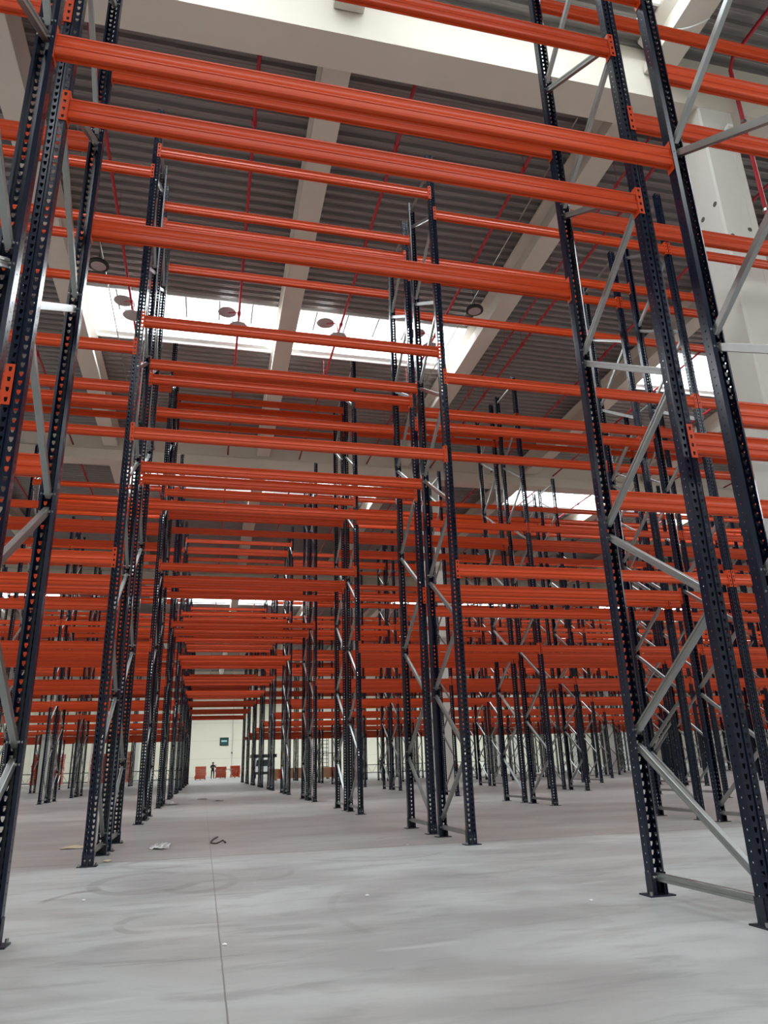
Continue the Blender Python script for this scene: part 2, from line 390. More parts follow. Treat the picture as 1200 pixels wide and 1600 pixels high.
r_ = empty('riser_pipe', (9.53, 7.78, 0), 'red vertical riser pipe beside the pale concrete column', 'pipe')
link('pipe', MB().tube([(0, 0, 0), (0, 0, 12.35), (0, -0.12, 12.52), (0, -7, 12.52)], 0.035, 10).mesh('pipe', RED, True), r_)
m = MB()
for z in (3, 6.5, 9.2, 11.1): m.tube([(0, 0, z), (0, 0, z+0.05)], 0.05, 10)
link('pipe_clamps', m.mesh('pipe_clamps', GALV), r_)

# paired discs hanging from the mains under the second rooflight strip
dl = {-1.35: 'left of the passage', 1.30: 'over the passage, left', 3.97: 'over the passage, right', 6.60: 'right of the passage'}
for x in (-1.35, 1.30, 3.97, 6.60):
    t = empty('heat_collector', (x, 16.72, pz), 'grey disc heat collector pair below the bright rooflight, ' + {-1.35: 'leftmost pair', 1.30: 'second pair from left', 3.97: 'third pair from left', 6.60: 'rightmost pair'}[x], 'sprinkler disc', 'paired discs below the rooflight')
    link('disc', MB().lathe([(0.02, 0.05), (0.24, 0.0), (0.245, -0.012), (0.02, -0.02)], (0, 0, -0.08), 28).mesh('disc', DISC, False), t)
    d2 = link('disc', MB().lathe([(0.02, 0.05), (0.24, 0.0), (0.245, -0.012), (0.02, -0.02)], (-0.30, 0.25, 0.50), 28).mesh('disc', DISC, False), t)
    g = MB()
    for i in range(-3, 4):
        h = math.sqrt(max(0, 0.225**2-(i*0.06)**2))
        g.box(-0.30-h, -0.30+h, 0.25+i*0.06-0.003, 0.25+i*0.06+0.003, 0.470, 0.476)
        g.box(-0.30+i*0.06-0.003, -0.30+i*0.06+0.003, 0.25-h, 0.25+h, 0.470, 0.476)
    link('grille', g.mesh('grille', GALV), d2)
    link('branch_pipe', MB().tube([(0, 0.02, 0), (0, 0.05, 0.25), (-0.02, 0.10, 0.40), (-0.10, 0.18, 0.47), (-0.27, 0.25, 0.47)], 0.016, 8).mesh('branch_pipe', RED, True), t)

# conduits and high bay lamps
for x, s in ((-1.95, 'left'), (7.25, 'right')):
    o = link('cable_conduit', MB().tube([(x+0.03, 8.6, 12.28), (x+0.03, 25.3, 12.28)], 0.016, 6).mesh('cable_conduit', GALV))
    tag(o, 'thin grey conduit running under the deck %s of the passage' % s, 'conduit')
    for y in (14.9,):
        t = empty('high_bay_lamp', (x, y, 11.90), 'round black high bay lamp, switched off, hanging on the %s side' % s, 'lamp', 'round high bay lamps')
        link('housing', MB().lathe([(0.05, 0.13), (0.12, 0.10), (0.20, 0.05), (0.23, 0.02), (0.23, -0.03), (0.17, -0.035)], (0, 0, 0), 28).mesh('housing', BLACK, True), t)
        link('lens', MB().lathe([(0.01, 0.0), (0.165, 0.0), (0.165, -0.012), (0.01, -0.02)], (0, 0, -0.03), 28).mesh('lens', GREYP), t)
        m = MB(); m.tube([(0, 0, 0.10), (0, 0, 0.806)], 0.007, 6)
        m.tube([(-0.10, 0, 0.10), (0, 0, 0.26)], 0.006, 5); m.tube([(0.10, 0, 0.10), (0, 0, 0.26)], 0.006, 5); m.tube([(-0.07, 0, 0.12), (-0.11, 0, 0.17)], 0.012, 5); m.tube([(0.07, 0, 0.12), (0.11, 0, 0.17)], 0.012, 5)
        link('hanger', m.mesh('hanger', BLACK), t)
# loose white cable by the near roof beam
pts = [(7.1 + 1.15*i/12, 7.0 - 0.25*i/12, 11.9 - 0.25*math.sin(math.pi*i/12)) for i in range(13)]
tag(link('roof_cable', MB().tube(pts, 0.012, 6).mesh('roof_cable', WHITE, True)), 'thin white cable sagging in a loop below the near roof beam', 'cable')

# ------------------------------------------------------------------ pallet racking
W, DEP, GAP, H = 3.7, 1.028, 0.339, 9.06
ROWF = {1: 4.42-2*DEP-GAP, 2: 7.657, 3: 13.333, 4: 18.965, 5: 24.815, 6: 30.50, 7: 36.18, 8: 41.86, 9: 47.54, 10: 53.2}
UW = 0.045                          # half width of an upright

def perf(bm, path_a, path_b, cell, n, z0, hole):
    """a strip between two plan points with one punched hole per cell; hole = [(u, v)...] in metres about the centre"""
    ax, ay = path_a; bx, by = path_b; L = math.hypot(bx-ax, by-ay); ux, uy = (bx-ax)/L, (by-ay)/L
    for i in range(n):
        za, zb = z0+i*cell, z0+(i+1)*cell; zc = (za+zb)/2
        P = lambda u, z: bm.verts.new((ax+ux*u, ay+uy*u, z))
        BL, BR, TR, TL = P(0, za), P(L, za), P(L, zb), P(0, zb)
        if hole is None: bm.faces.new((BL, BR, TR, TL)); continue
        h = [P(L/2+u, zc+v) for u, v in hole]       # bl, br, mr, tr, tl, ml
        bm.faces.new((BL, BR, h[1], h[0])); bm.faces.new((BR, TR, h[3], h[2], h[1]))
        bm.faces.new((TR, TL, h[4], h[3])); bm.faces.new((TL, BL, h[0], h[5], h[4]))
def solid(bm, name, m, th, off):
    bmesh.ops.remove_doubles(bm, verts=bm.verts, dist=0.0004)
    me = bpy.data.meshes.new(name); bm.to_mesh(me); bm.free(); me.materials.append(m)
    o = bpy.data.objects.new(name, me); COL.objects.link(o)
    md = o.modifiers.new('s', 'SOLIDIFY'); md.thickness = th; md.offset = off
    dg = bpy.context.evaluated_depsgraph_get(); dg.update()
    r = bpy.data.meshes.new_from_object(o.evaluated_get(dg)); r.name = name
    bpy.data.objects.remove(o); bpy.data.meshes.remove(me)
    r.materials.clear(); r.materials.append(m); return r
KEY = [(-0.0035, -0.014), (0.0035, -0.014), (0.0095, 0.002), (0.0095, 0.0135), (-0.0095, 0.0135), (-0.0095, 0.002)]
DOT = [(-0.0028, -0.005), (0.0028, -0.005), (0.0055, 0), (0.0028, 0.005), (-0.0028, 0.005), (-0.0055, 0)]
def upright_mesh():
    # open omega section: perforated web faces -y, lips at +y
    bm = bmesh.new(); n = 181; c = 0.05; z0 = 0.008
    pth = [(-0.028, 0.076, None), (-0.045, 0.064, None), (-0.045, 0.052, DOT), (-0.045, 0.014, None), (-0.045, 0.0, None), (-0.037, 0.0, KEY), (-0.010, 0.0, None),
           (-0.006, 0.008, None), (0.006, 0.008, None), (0.010, 0.0, KEY), (0.037, 0.0, None), (0.045, 0.0, None), (0.045, 0.014, DOT), (0.045, 0.052, None), (0.045, 0.064, None), (0.028, 0.076, None)]
    for a, b in zip(pth, pth[1:]): perf(bm, a[:2], b[:2], c, n, z0, a[2])
    return solid(bm, 'upright', NAVY, 0.0022, 0)
UPM = upright_mesh()
def plate_mesh():
    m = MB(); m.box(-0.085, 0.085, -0.035, 0.095, 0, 0.008)
    for s in (-1, 1): m.box(min(s*0.047, s*0.051), max(s*0.047, s*0.051), 0.004, 0.070, 0.008, 0.13)
    m.box(-0.051, 0.051, 0.003, 0.006, 0.008, 0.10)
    m.cur = 1
    for s in (-1, 1):
        m.tube([(s*0.022, -0.010, 0.055), (s*0.022, 0.004, 0.055)], 0.009, 6)
    m.tube([(0.068, 0.075, 0.008), (0.068, 0.075, 0.028)], 0.010, 6); m.tube([(-0.068, -0.018, 0.008), (-0.068, -0.018, 0.028)], 0.010, 6)
    return m.mesh('base_plate', [PLATE, GALV])
PLM = plate_mesh()
def brace_mesh(y0, z0, y1, z1):
    m = MB(); d = Vector((0, y1-y0, z1-z0)); L = d.length; d.normalize(); n = Vector((0, -d.z, d.y))
    prof = [(-0.021, -0.016), (0.021, -0.016), (0.023, -0.012), (0.023, 0.012), (0.021, 0.016), (0.008, 0.016), (0.006, 0.011), (-0.006, 0.011), (-0.008, 0.016), (-0.021, 0.016), (-0.023, 0.012), (-0.023, -0.012)]
    base = Vector((0, y0, z0)); vs = []
    for t in (0, L):
        for a, x in prof: vs.append(base + d*t + n*a + Vector((x, 0, 0)))
    k = len(prof); m.add(vs, [(i, (i+1) % k, k+(i+1) % k, k+i) for i in range(k)] + [tuple(range(k))[::-1], tuple(range(k, 2*k))])
    for e in (0.02, L-0.02): p = base + d*e; m.tube([(p.x-0.040, p.y, p.z), (p.x+0.040, p.y, p.z)], 0.008, 6)
    return m.mesh('brace', GALV)
# frame local: outer upright at y=0 side (web facing -y), inner upright at y=DEP (web facing +y)
IY, OY = DEP-0.050, 0.050
inner = [0.20 + 1.41*i for i in range(7)]; outer = [0.905 + 1.41*i for i in range(6)]
BR = [brace_mesh(OY, 0.105, IY, 0.105)]
for i in range(6):
    BR.append(brace_mesh(IY, inner[i]+(0.045 if i else 0), OY, outer[i]-0.045)); BR.append(brace_mesh(OY, outer[i]+0.045, IY, inner[i+1]-0.045))
BR.append(brace_mesh(OY, 8.90, IY, 8.90))
def joined_frame():
    m = MB(); m.cur = 0; m.joinmesh(UPM, Matrix.Identity(4)); m.joinmesh(UPM, Matrix.Translation((0, DEP, 0)) @ Matrix.Rotation(math.pi, 4, 'Z'))
    m.joinmesh(PLM, Matrix.Identity(4)); m.joinmesh(PLM, Matrix.Translation((0, DEP, 0)) @ Matrix.Rotation(math.pi, 4, 'Z'))
    m.cur = 1
    for b in BR: m.joinmesh(b, Matrix.Identity(4))
    return m.mesh('upright_frame', [NAVY, GALV])
JF = joined_frame()

def xname(k):
    if k == 0: return 'left edge of passage'
    if k == 1: return 'right edge of passage'
    return ordn[-k-1] + ' left of passage' if k < 0 else ordn[k-2] + ' beyond right edge'
def frame_thing(x, y, flip, label, parts):
    rz = math.pi if flip else 0
    if not parts:
        o = link('upright_frame', JF, None, (x, y, 0), (0, 0, rz)); return tag(o, label, 'rack frame', 'upright frames of the pallet racking')
    t = empty('upright_frame', (x, y, 0), label, 'rack frame', 'upright frames of the pallet racking', rz)
    for (yy, r) in ((0, 0), (DEP, math.pi)):
        u = link('upright', UPM, t, (0, yy, 0), (0, 0, r)); link('base_plate', PLM, u)
    for b in BR: link('brace', b, t)
    return t
frames_k = {}
for r, yf in ROWF.items():
    for half in (0, 1):
        # near half: outer upright at the front; far half: mirrored
        yb = yf if half == 0 else yf + 2*DEP + GAP
        yc = yf + DEP/2 if half == 0 else yf + 1.5*DEP + GAP
        for k in range(-5, 19):
            if r == 1 and k not in (-1, 0, 1, 2): continue
            if r > 1 and not seen([(k*W, yc, z) for z in (0, 1, 2, 3, 4, 5, 6, 7, 8, 9)], 70 if r > 2 else 260): continue
            hn = 'near' if half == 0 else 'far'
            pos = {0: 'on left edge of passage', 1: 'on right edge of passage'}.get(k, (ordn[-k-1] + ' left of passage') if k < 0 else (ordn[k-2] + ' right past passage'))
            frame_thing(k*W, yb, half == 1, 'navy steel frame, %s half of %s rack row, %s' % (hn, ordn[r-1], pos), r <= 6)
            frames_k.setdefault(r, set()).add(k)

# beams: local x along the beam from upright face to upright face, web at y=0 facing -y, top at z=0
BL = W - 2*UW - 0.004; BH = 0.135
def side_prof():
    pts = [(0.0, 0.0), (0.0, -0.010), (0.004, -0.014)]
    pts += [(0.004+0.005*math.sin(math.pi*i/6), -0.014-0.052*i/6) for i in range(1, 6)]
    pts += [(0.003, -0.068), (0.0, -0.073), (0.0, -0.080), (0.005, -0.085), (0.005, -0.090), (0.0, -0.096), (-0.001, -0.116), (0.002, -BH+0.004), (0.006, -BH)]
    return pts
_s = side_prof()
BPROF = [(y, z) for y, z in _s][::-1] + [(0.055-y, z) for y, z in _s]
BPROF = BPROF[:len(_s)] + BPROF[len(_s):] + [(0.036, -BH), (0.033, -BH+0.008), (0.022, -BH+0.008), (0.019, -BH)]
beam_me = MB().prism(BPROF, 0.004, BL-0.004).mesh('beam_profile', ORANGE)
def connector_mesh(side):
    bm = bmesh.new(); s = side
    HK = [(-0.005, -0.013), (0.005, -0.013), (0.008, 0.0), (0.008, 0.012), (-0.008, 0.012), (-0.008, 0.0)]
    a, b = ((-0.040, -0.004), (0.0, -0.004)) if s < 0 else ((BL, -0.004), (BL+0.040, -0.004))
    perf(bm, a, b, 0.055, 4, -0.17, HK)
    x = 0.0015 if s < 0 else BL-0.0015
    perf(bm, (x, -0.004), (x, 0.058), 0.055, 4, -0.17, None)
    return solid(bm, 'end_connector', ORANGE, 0.0035, 0)
CNL, CNR = connector_mesh(-1), connector_mesh(1)
jm = MB().joinmesh(beam_me, Matrix.Identity(4)); jm.joinmesh(CNL, Matrix.Identity(4)); jm.joinmesh(CNR, Matrix.Identity(4))
JB = jm.mesh('rack_crossbar', ORANGE)

cands = []
for r, yf in ROWF.items():
    ks = sorted(frames_k.get(r, []))
    planes = [('nearest face', yf, 0), ('near inner face', yf+DEP, 1), ('far inner face', yf+DEP+GAP, 0), ('farthest face', yf+2*DEP+GAP, 1)]
    for k in range(min(ks), max(ks)):
        mid = (k == 0)
        lv = [8.43, 5.87, 4.42] if mid else ([7.70, 5.17, 2.63] if r == 1 else [8.08, 5.50, 2.97])
        for li, z in enumerate(lv):
            for pn, y, flip in planes:
                pts = [(k*W + W*t/6, y, z-BH/2) for t in range(7)]
                q = [proj(*p) for p in pts]; q = [a for a in q if a and -5 < a[0] < 1205 and -5 < a[1] < 1605]
                size = sum(1/a[2]**2 for a in q)
                cands.append((size, r, k, li, z, pn, y, flip))
vis = sorted([c for c in cands if c[0] > 0], reverse=True)
ind, rest = vis[:300], vis[300:]
hid = [c for c in cands if c[0] <= 0 and c[1] <= 3]
def bayname(k):
    if k == 0: return 'passage bay'
    return (ordn[-k-1] + ' bay left of passage') if k < 0 else (ordn[k-1] + ' bay right of passage')
def beam_thing(c, parts):
    size, r, k, li, z, pn, y, flip = c
    x = k*W + UW + 0.002; rz = 0
    if flip: x += BL; rz = math.pi
    label = 'orange beam, %s level, %s of %s row, %s' % (['top', 'middle', 'lowest'][li], pn, ordn[r-1], bayname(k))
    if parts:
        t = empty('rack_crossbar', (x, y, z), label, 'rack crossbar', 'orange pallet rack beams', rz)
        link('beam_profile', beam_me, t); link('end_connector', CNL, t); link('end_connector', CNR, t)
    else:
        o = link('rack_crossbar', JB, None, (x, y, z), (0, 0, rz)); tag(o, label, 'rack crossbar', 'orange pallet rack beams')
for c in ind: beam_thing(c, c[1] <= 4)
m = MB()
for size, r, k, li, z, pn, y, flip in rest:
    x = k*W + UW + 0.002
    M = Matrix.Translation((x + (BL if flip else 0), y, z)) @ Matrix.Rotation(math.pi if flip else 0, 4, 'Z')
    m.joinmesh(beam_me, M)
    m.add([tuple(M @ Vector(p)) for p in ((-0.04, -0.004, 0.05), (0, -0.004, 0.05), (0, -0.004, -0.17), (-0.04, -0.004, -0.17), (BL, -0.004, 0.05), (BL+0.04, -0.004, 0.05), (BL+0.04, -0.004, -0.17), (BL, -0.004, -0.17))], [(0, 1, 2, 3), (4, 5, 6, 7)])
tag(link('distant_rack_crossbars', m.mesh('distant_rack_crossbars', ORANGE)), 'many distant orange beams filling the racking toward the far end', 'rack beams', kind='stuff')

# ------------------------------------------------------------------ things at the far end
def beam_stack(x, y, w, d, h, label, matl=ORANGE, z0=0.0, pal=True, rz=0, jag=0.25):
    t = empty('beam_stack', (x, y, z0), label, 'beam stack', rz=rz); z = 0
    if pal:
        m = MB()
        for i in range(5): m.box(-w/2+i*w/5+0.02, -w/2+(i+1)*w/5-0.03, -d/2, d/2, 0.10, 0.125)
        for s in (-w/2+0.05, 0, w/2-0.05): m.box(s-0.05, s+0.05, -d/2, d/2, 0, 0.10)
        link('pallet', m.mesh('pallet', WOOD), t); z = 0.125
    n = max(2, int(round((h-z)/0.30))); lh = (h-z)/n
    for i in range(n):
        m = MB(); cnt = max(3, int(w/0.12)); off = random.uniform(-jag, jag)*0.2
        for j in range(cnt):
            for q in (0, 1):
                xa = -w/2 + off + j*w/cnt
                m.prism([(xa+0.004, z+q*lh/2+0.002), (xa+w/cnt-0.004, z+q*lh/2+0.002), (xa+w/cnt-0.004, z+(q+1)*lh/2-0.035), (xa+w/cnt*0.55, z+(q+1)*lh/2-0.008), (xa+0.004, z+(q+1)*lh/2-0.008)], -d/2-random.uniform(-0.25, 0.1), d/2, 'y')
        link('bundle', m.mesh('bundle', matl), t)
        z += lh
    return t
beam_stack(0.78, 78.5, 1.05, 2.0, 1.28, 'stack of orange beams on the floor left of the standing worker')
beam_stack(2.95, 88.5, 1.15, 2.4, 1.25, 'stack of orange beams on the floor right behind the standing worker')
beam_stack(4.75, 93.5, 1.1, 2.4, 1.35, 'orange beam stack on a wooden pallet beside the right uprights')
for i, (x, wd, hh, ml, nm) in enumerate([(-9.75, 1.9, 2.05, ORANGE, 'tall stack of dark orange beam bundles on the plinth, leftmost'), (-6.3, 1.0, 2.0, ORANGE, 'narrow stack of orange bundles between the left frames'), (-4.45, 0.85, 2.1, DUSTY, 'stack of dusty pale orange bundles right of the left plinth')]):
    beam_stack(x, 58.6, wd, 1.6, hh, nm, ml, 0.22, False)
tag(link('plinth', MB().box(-14.0, -3.4, 57.4, 59.7, 0, 0.22).mesh('plinth', COLM)), 'low pale concrete plinth under the left beam stacks', 'plinth')

def lying_frame(x, y, label):
    o = link('upright_frame', JF, None, (x, y, 0.05)); tag(o, label, 'rack frame', 'upright frames lying on their edge')
    o.rotation_euler = (math.radians(90), 0, math.radians(90))
    # lies along +x: local z -> x, local y -> z
    o.matrix_world = Matrix.Translation((x, y, 0.01)) @ Matrix(((0, 0, 1, 0), (1, 0, 0, 0), (0, 1, 0, 0), (0, 0, 0, 1)))
    return o
lying_frame(-10.3, 88.0, 'dark upright frame lying on edge behind the left rack rows, right one')
lying_frame(-19.6, 88.3, 'dark upright frame lying on edge behind the left rack rows, left one')
lying_frame(19.8, 96.0, 'dark upright frame lying on edge near the far wall, right side')
lying_frame(29.2, 96.3, 'dark upright frame lying on edge near the far wall, rightmost')
t = empty('steel_trestle', (3.85, 91.2, 0), 'grey steel trestle standing between the two right-hand orange stacks', 'trestle')
link('top_rail', MB().box(-0.55, 0.55, -0.05, 0.05, 0.92, 1.0).mesh('top_rail', GALV), t)
for a_ in (-1, 1):
    for b_ in (-1, 1): link('leg', MB().tube([(a_*0.20, 0, 0.93), (a_*0.55, b_*0.35, 0.0)], 0.035, 6).mesh('leg', GALV), t)

def crate(x, y, w, d, h, label):
    t = empty('pallet_box', (x, y, 0), label, 'box')
    link('carton', MB().box(-w/2, w/2-0.35, -d/2, d/2, 0.13, h).mesh('carton', BROWN), t)
    link('orange_wrap', MB().box(w/2-0.35, w/2, -d/2+0.02, d/2-0.02, 0.13, h-0.02).mesh('orange_wrap', ORANGE), t)
    m = MB(); m.box(-w/2, w/2, -d/2, d/2, 0.10, 0.13)
    for s in (-w/2+0.06, 0, w/2-0.06): m.box(s-0.05, s+0.05, -d/2, d/2, 0, 0.10)
    link('pallet', m.mesh('pallet', WOOD), t)
crate(6.35, 58.0, 1.0, 1.0, 0.82, 'brown carton with orange end on a pallet, in front of yellow post')
crate(7.95, 58.2, 1.25, 1.0, 0.85, 'wide brown carton with orange end, middle one of three')
crate(10.35, 58.4, 0.95, 1.0, 0.85, 'brown carton with orange end, rightmost of three near ladder tower')
t = empty('yellow_post', (7.05, 60.5, 0), 'yellow guard post standing behind the brown cartons', 'post')
link('post', MB().box(-0.13, 0.13, -0.08, 0.08, 0, 2.05).mesh('post', YELLOW), t)
link('foot', MB().box(-0.2, 0.2, -0.15, 0.15, 0, 0.02).mesh('foot', YELLOW), t)

# white van
t = empty('white_van', (6.9, 76.0, 0), 'white van parked behind the right-hand rack frames', 'vehicle')
body = [(-1.0, 0.35), (1.0, 0.35), (1.02, 1.0), (0.92, 1.25), (0.82, 1.85), (-0.82, 1.85), (-0.92, 1.25), (-1.02, 1.0)]
link('body', MB().prism(body, 0.9, 4.2, 'y').prism([(-1.0, 0.35), (1.0, 0.35), (1.0, 0.95), (0.9, 1.08), (-0.9, 1.08), (-1.0, 0.95)], 0.0, 0.9, 'y').mesh('body', CARW), t)
link('windscreen', MB().add([(-0.82, 0.88, 1.12), (0.82, 0.88, 1.12), (0.74, 0.885, 1.72), (-0.74, 0.885, 1.72)], [(0, 1, 2, 3)]).mesh('windscreen', CARGL), t)
link('bumper', MB().box(-1.0, 1.0, -0.06, 0.0, 0.35, 0.6).mesh('bumper', BLACK), t)
link('roof_rack', MB().box(-1.25, 1.25, 0.9, 3.8, 1.95, 2.25).box(-0.8, -0.7, 1.0, 1.1, 1.85, 1.95).box(0.7, 0.8, 1.0, 1.1, 1.85, 1.95).mesh('roof_rack', BLACK), t)
for sx_ in (-0.9, 0.9):
    for yy in (0.55, 3.4): link('wheel', MB().tube([(sx_-0.1, yy, 0.33), (sx_+0.1, yy, 0.33)], 0.33, 18).mesh('wheel', TYRE), t)

# ladder tower and red marker post
t = empty('ladder_tower', (11.3, 64.0, 0), 'black steel ladder tower behind the right-hand rack frames', 'ladder')
m = MB()
for a in (-0.7, 0.0): 
    for b in (0, 0.9): m.tube([(a-0.25*(1 if a < -0.1 else 0), b, 0), (a, b, 3.3)], 0.03, 6)
link('rails', m.mesh('rails', BLACK), t)
for i in range(10): link('rung', MB().box(-0.72, 0.0, -0.02, 0.12, 0.3*i+0.28, 0.3*i+0.32).mesh('rung', BLACK), t)
link('platform', MB().box(-1.2, 1.1, 0, 0.9, 1.95, 2.0).tube([(-1.1, 0, 0), (-0.4, 0, 1.95)], 0.025, 6).tube([(1.0, 0, 0), (0.3, 0, 1.95)], 0.025, 6).mesh('platform', BLACK), t)
t = empty('fire_point', (14.2, 67.0, 0), 'slim white post carrying a red panel with dark cabinet', 'fire point')
link('post', MB().box(-0.14, 0.14, -0.05, 0.05, 0, 3.1).mesh('post', WHITE), t)
link('red_panel', MB().box(-0.22, 0.22, -0.09, -0.05, 1.1, 2.1).mesh('red_panel', RED), t)
link('cabinet', MB().box(-0.18, 0.18, -0.22, -0.09, 1.35, 1.85).mesh('cabinet', BLACK), t)
t = empty('red_lift_truck', (27.5, 82.0, 0), 'red lift truck parked among the far racking on the right', 'lift truck')
link('chassis', MB().prism([(-1.3, 0.15), (1.3, 0.15), (1.3, 0.7), (0.7, 1.0), (-0.6, 1.0), (-1.3, 0.8)], -0.6, 0.6, 'y').mesh('chassis', RED), t)
link('mast', MB().box(-1.5, -1.38, -0.45, -0.33, 0.05, 2.6).box(-1.5, -1.38, 0.33, 0.45, 0.05, 2.6).box(-1.48, -1.4, -0.4, 0.4, 2.3, 2.4).mesh('mast', RED), t)
link('forks', MB().box(-2.6, -1.5, -0.35, -0.23, 0.05, 0.10).box(-2.6, -1.5, 0.23, 0.35, 0.05, 0.10).mesh('forks', BLACK), t)
for a in (-0.85, 0.85): link('wheel', MB().tube([(a, -0.66, 0.25), (a, 0.66, 0.25)], 0.25, 16).mesh('wheel', TYRE), t)

# far wall window and downpipe
wob = empty('window_%d' % wn, (3.80, Y1-0.05, 4.80)); wob['kind'] = 'structure'; wob['label'] = 'small square teal window high on the far wall'; wob['category'] = 'window'
link('window_frame', MB().box(-0.62, 0.62, -0.03, 0.04, -0.56, -0.49).box(-0.62, 0.62, -0.03, 0.04, 0.49, 0.56).box(-0.62, -0.54, -0.03, 0.04, -0.49, 0.49).box(0.54, 0.62, -0.03, 0.04, -0.49, 0.49).mesh('window_frame', BLACK), wob)
link('pane', MB().box(-0.54, 0.54, 0, 0.02, -0.49, 0.49).mesh('pane', TEAL), wob)
link('sill_band', MB().box(-0.40, 0.40, -0.012, 0, -0.05, 0.18).mesh('sill_band', mat('pale_teal_pane', (0.35, 0.62, 0.60), 0.3)), wob)
t = empty('downpipe', (4.95, Y1-0.12, 0), 'thin grey downpipe on the far wall right of the window', 'pipe')
link('pipe', MB().tube([(0, 0, 1.4), (0, 0, 12.4)], 0.035, 8).mesh('pipe', DISC), t)
link('pipe_collar', MB().tube([(0, 0, 3.1), (0, 0, 3.3)], 0.09, 8).mesh('pipe_collar', BLACK), t)

# ------------------------------------------------------------------ people
def person(x, y, rz, label, pose):
    t = empty('person', (x, y, 0), label, 'person', rz=rz)
    P = dict(pelvis=(0, 0, .93), chest=(0, .0, 1.28), neck=(0, 0, 1.47), head=(0, -.01, 1.60), crown=(0, 0, 1.70),
             hl=(.10, 0, .90), kl=(.13, -.02, .50), al=(.15, .02, .09), fl=(.16, -.17, .04),
             hr=(-.10, 0, .90), kr=(-.12, .0, .50), ar=(-.13, .03, .09), fr=(-.15, -.16, .04),
             sl=(.19, 0, 1.40), sr=(-.19, 0, 1.40))
    P.update(pose)
    E_ = [('pelvis', 'chest'), ('chest', 'neck'), ('neck', 'head'), ('head', 'crown'), ('pelvis', 'hl'), ('hl', 'kl'), ('kl', 'al'), ('al', 'fl'), ('pelvis', 'hr'), ('hr', 'kr'), ('kr', 'ar'), ('ar', 'fr'),
          ('chest', 'sl'), ('sl', 'el'), ('el', 'wl'), ('chest', 'sr'), ('sr', 'er'), ('er', 'wr')]
    Rr = dict(pelvis=.15, chest=.17, neck=.06, head=.095, crown=.07, hl=.10, kl=.068, al=.05, fl=.04, hr=.10, kr=.068, ar=.05, fr=.04, sl=.075, sr=.075, el=.05, er=.05, wl=.035, wr=.035)
    for s in ('l', 'r'):
        w_ = Vector(P['w'+s]); e = Vector(P['e'+s]); d = (w_-e).normalized(); side = Vector((1 if s == 'l' else -1, 0, 0))
        up = d.cross(side).normalized() if abs(d.dot(side)) < .95 else Vector((0, 0, 1)); lat = d.cross(up).normalized()
        P['m'+s] = tuple(w_+d*.07); Rr['m'+s] = .030; E_.append(('w'+s, 'm'+s))
        for i, (o_, L_) in enumerate(((-.030, .075), (-.010, .085), (.010, .08), (.030, .065))):
            a = w_+d*.085+lat*o_; P['f%d%s' % (i, s)] = tuple(a+d*L_*.5+up*.008); P['g%d%s' % (i, s)] = tuple(a+d*L_*.85+up*.025)
            Rr['f%d%s' % (i, s)] = .010; Rr['g%d%s' % (i, s)] = .008; E_ += [('m'+s, 'f%d%s' % (i, s)), ('f%d%s' % (i, s), 'g%d%s' % (i, s))]
        P['t'+s] = tuple(w_+d*.05-lat*.05); Rr['t'+s] = .011; E_.append(('w'+s, 't'+s))
    names = list(P); idx = {n: i for i, n in enumerate(names)}
    me = bpy.data.meshes.new('body'); me.from_pydata([P[n] for n in names], [(idx[a], idx[b]) for a, b in E_], [])
    o = bpy.data.objects.new('body', me); COL.objects.link(o)
    o.modifiers.new('skin', 'SKIN'); sv = me.skin_vertices[0].data
    for n in names:
        r = Rr[n]; sv[idx[n]].radius = (r, r*(0.68 if n in ('pelvis', 'chest') else 1)); sv[idx[n]].use_root = (n == 'pelvis')
    sb = o.modifiers.new('sub', 'SUBSURF'); sb.levels = 2; sb.render_levels = 2
    dg = bpy.context.evaluated_depsgraph_get(); dg.update(); r = bpy.data.meshes.new_from_object(o.evaluated_get(dg))
    bpy.data.objects.remove(o)
    r.materials.clear(); r.materials.append(CLOTH); r.materials.append(SKIN)
    wl, wr = Vector(P['wl']), Vector(P['wr'])
    for p in r.polygons:
        c = p.center; p.material_index = 1 if c.z > 1.50 or (c-wl).length < .17 and (c-Vector(P['el'])).length > .2 or (c-wr).length < .17 and (c-Vector(P['er'])).length > .2 else 0
        p.use_smooth = True
    link('body', r, t)
    hd = Vector(P['head']); m = MB()
    m.lathe([(.102, .0), (.108, .05), (.09, .10), (.05, .13), (.01, .14)], (hd.x, hd.y+.02, hd.z), 16); link('hair', m.mesh('hair', HAIR, True), t)
    f = MB(); f.tube([(hd.x, hd.y-.085, hd.z+.01), (hd.x, hd.y-.115, hd.z-.015)], [.012, .018], 6)
    for s in (-1, 1): f.tube([(hd.x+s*.095, hd.y, hd.z+.02), (hd.x+s*.105, hd.y+.01, hd.z-.03)], .018, 6)
    link('nose_and_ears', f.mesh('nose_and_ears', SKIN, True), t)
    f = MB()
    for s in (-1, 1): f.tube([(hd.x+s*.035, hd.y-.082, hd.z+.02), (hd.x+s*.035, hd.y-.094, hd.z+.02)], .011, 8)
    f.tube([(hd.x-.025, hd.y-.086, hd.z-.045), (hd.x+.025, hd.y-.086, hd.z-.045)], .006, 6)
    link('eyes_and_mouth', f.mesh('eyes_and_mouth', HAIR), t)
    return t
person(2.05, 86.0, 0.25, 'person in dark workwear standing in the passage with raised forearms', dict(el=(.27, -.03, 1.14), wl=(.24, -.27, 1.36), er=(-.26, -.02, 1.13), wr=(-.12, -.27, 1.20)))
person(20.1, 82.0, 2.6, 'person in dark workwear standing far right among the frames', dict(el=(.25, .02, 1.12), wl=(.26, -.08, .86), er=(-.25, .02, 1.12), wr=(-.26, -.08, .86)))

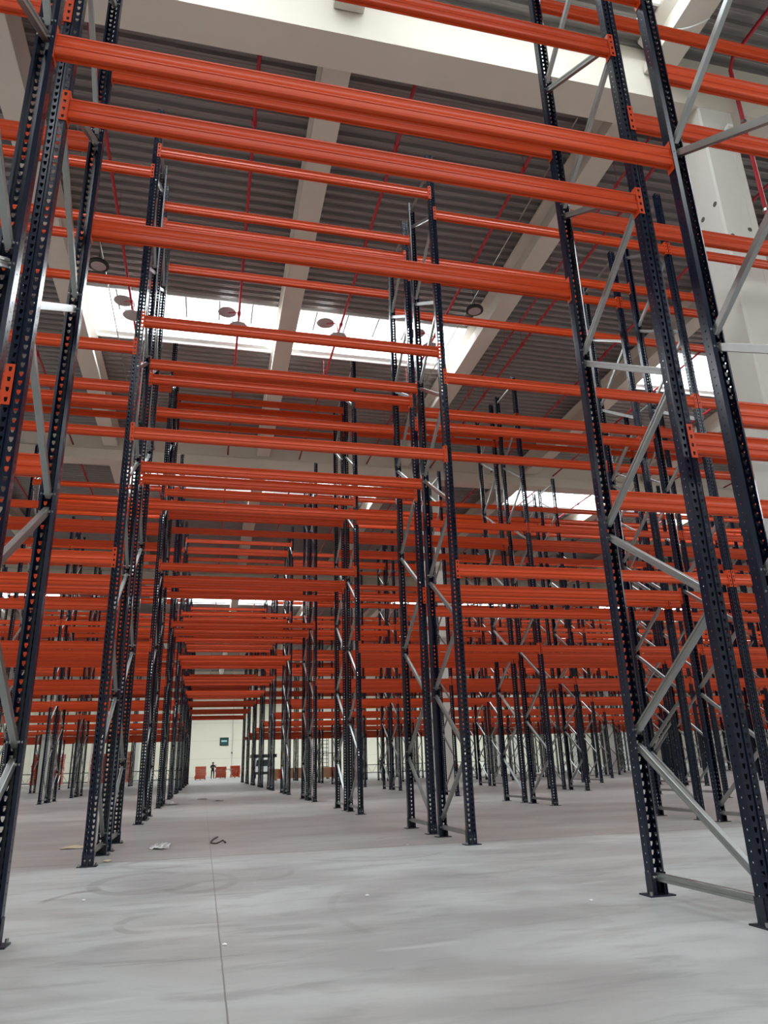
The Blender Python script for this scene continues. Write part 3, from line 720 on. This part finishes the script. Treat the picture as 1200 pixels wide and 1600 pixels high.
# ------------------------------------------------------------------ litter on the floor
def litter_tube(name, pts, r, m, label, cat): return tag(link(name, MB().tube(pts, r, 6).mesh(name, m, True)), label, cat)
litter_tube('plastic_strap', [(1.20, 10.05, .012), (1.17, 9.92, .012), (1.14, 9.74, .012), (1.115, 9.50, .012), (1.11, 9.32, .012), (1.13, 9.22, .012), (1.17, 9.18, .012), (1.21, 9.28, .018), (1.245, 9.42, .022), (1.262, 9.36, .014), (1.275, 9.26, .010)], 0.0085, BLACK, 'black bent strap lying on the floor beside the long joint', 'strap')
def crumple(name, x, y, w, d, h, m, label, cat, n=7, seed=1):
    rnd = random.Random(seed); vs = []; fs = []
    for i in range(n):
        for j in range(n):
            u, v = i/(n-1)-.5, j/(n-1)-.5; e = 1-max(abs(u), abs(v))*1.4
            vs.append((x+u*w+rnd.uniform(-.06, .06)*w, y+v*d+rnd.uniform(-.06, .06)*d, .004+max(0, rnd.uniform(.1, 1)*h*max(e, .1))))
    for i in range(n-1):
        for j in range(n-1): fs.append((i*n+j, (i+1)*n+j, (i+1)*n+j+1, i*n+j+1))
    mb = MB().add(vs, fs); me = mb.mesh(name, m); o = link(name, me); md = o.modifiers.new('t', 'SOLIDIFY'); md.thickness = .002
    return tag(o, label, cat)
crumple('plastic_film', 0.56, 9.2, .20, .55, .07, FILM, 'crumpled clear plastic film on the floor between the left frames', 'plastic film', 9, 2)
crumple('plastic_film', 0.24, 21.0, .30, .9, .12, FILM, 'smaller crumpled plastic film further back near the left frames', 'plastic film', 8, 3)
crumple('cardboard_scrap', -0.42, 9.72, .24, .34, .03, TAN, 'torn tan cardboard scrap on the floor left of the second rack row', 'cardboard', 5, 4)
crumple('paper_scrap', 0.13, 8.05, .07, .12, .02, TAN, 'tiny brown paper scrap beside the left base plates', 'scrap', 4, 5)
crumple('dark_offcut', 1.02, 23.9, .30, .35, .03, BLACK, 'dark flat offcut lying across the long floor joint', 'offcut', 4, 6)
crumple('dark_offcut', 1.45, 22.0, .25, .22, .03, BLACK, 'dark flat offcut right of the long floor joint', 'offcut', 4, 7)
for i, (x, y, nm) in enumerate([(1.12, 4.02, 'beside the near floor joint'), (0.06, 3.88, 'at the lower left of the floor'), (3.25, 4.38, 'in front of the right frame'), (3.1, 8.0, 'before the aisle on the right'), (2.05, 5.1, 'in the middle of the near floor'), (0.25, 5.7, 'near the left tyre marks')]):
    crumple('paper_chip', x, y, .022, .03, .006, WHITE, 'tiny white chip on the floor ' + nm, 'chip', 3, 20+i)
print('frames', sum(len(v) for v in frames_k.values())*2, 'beams vis', len(vis), 'objs', len(bpy.data.objects))
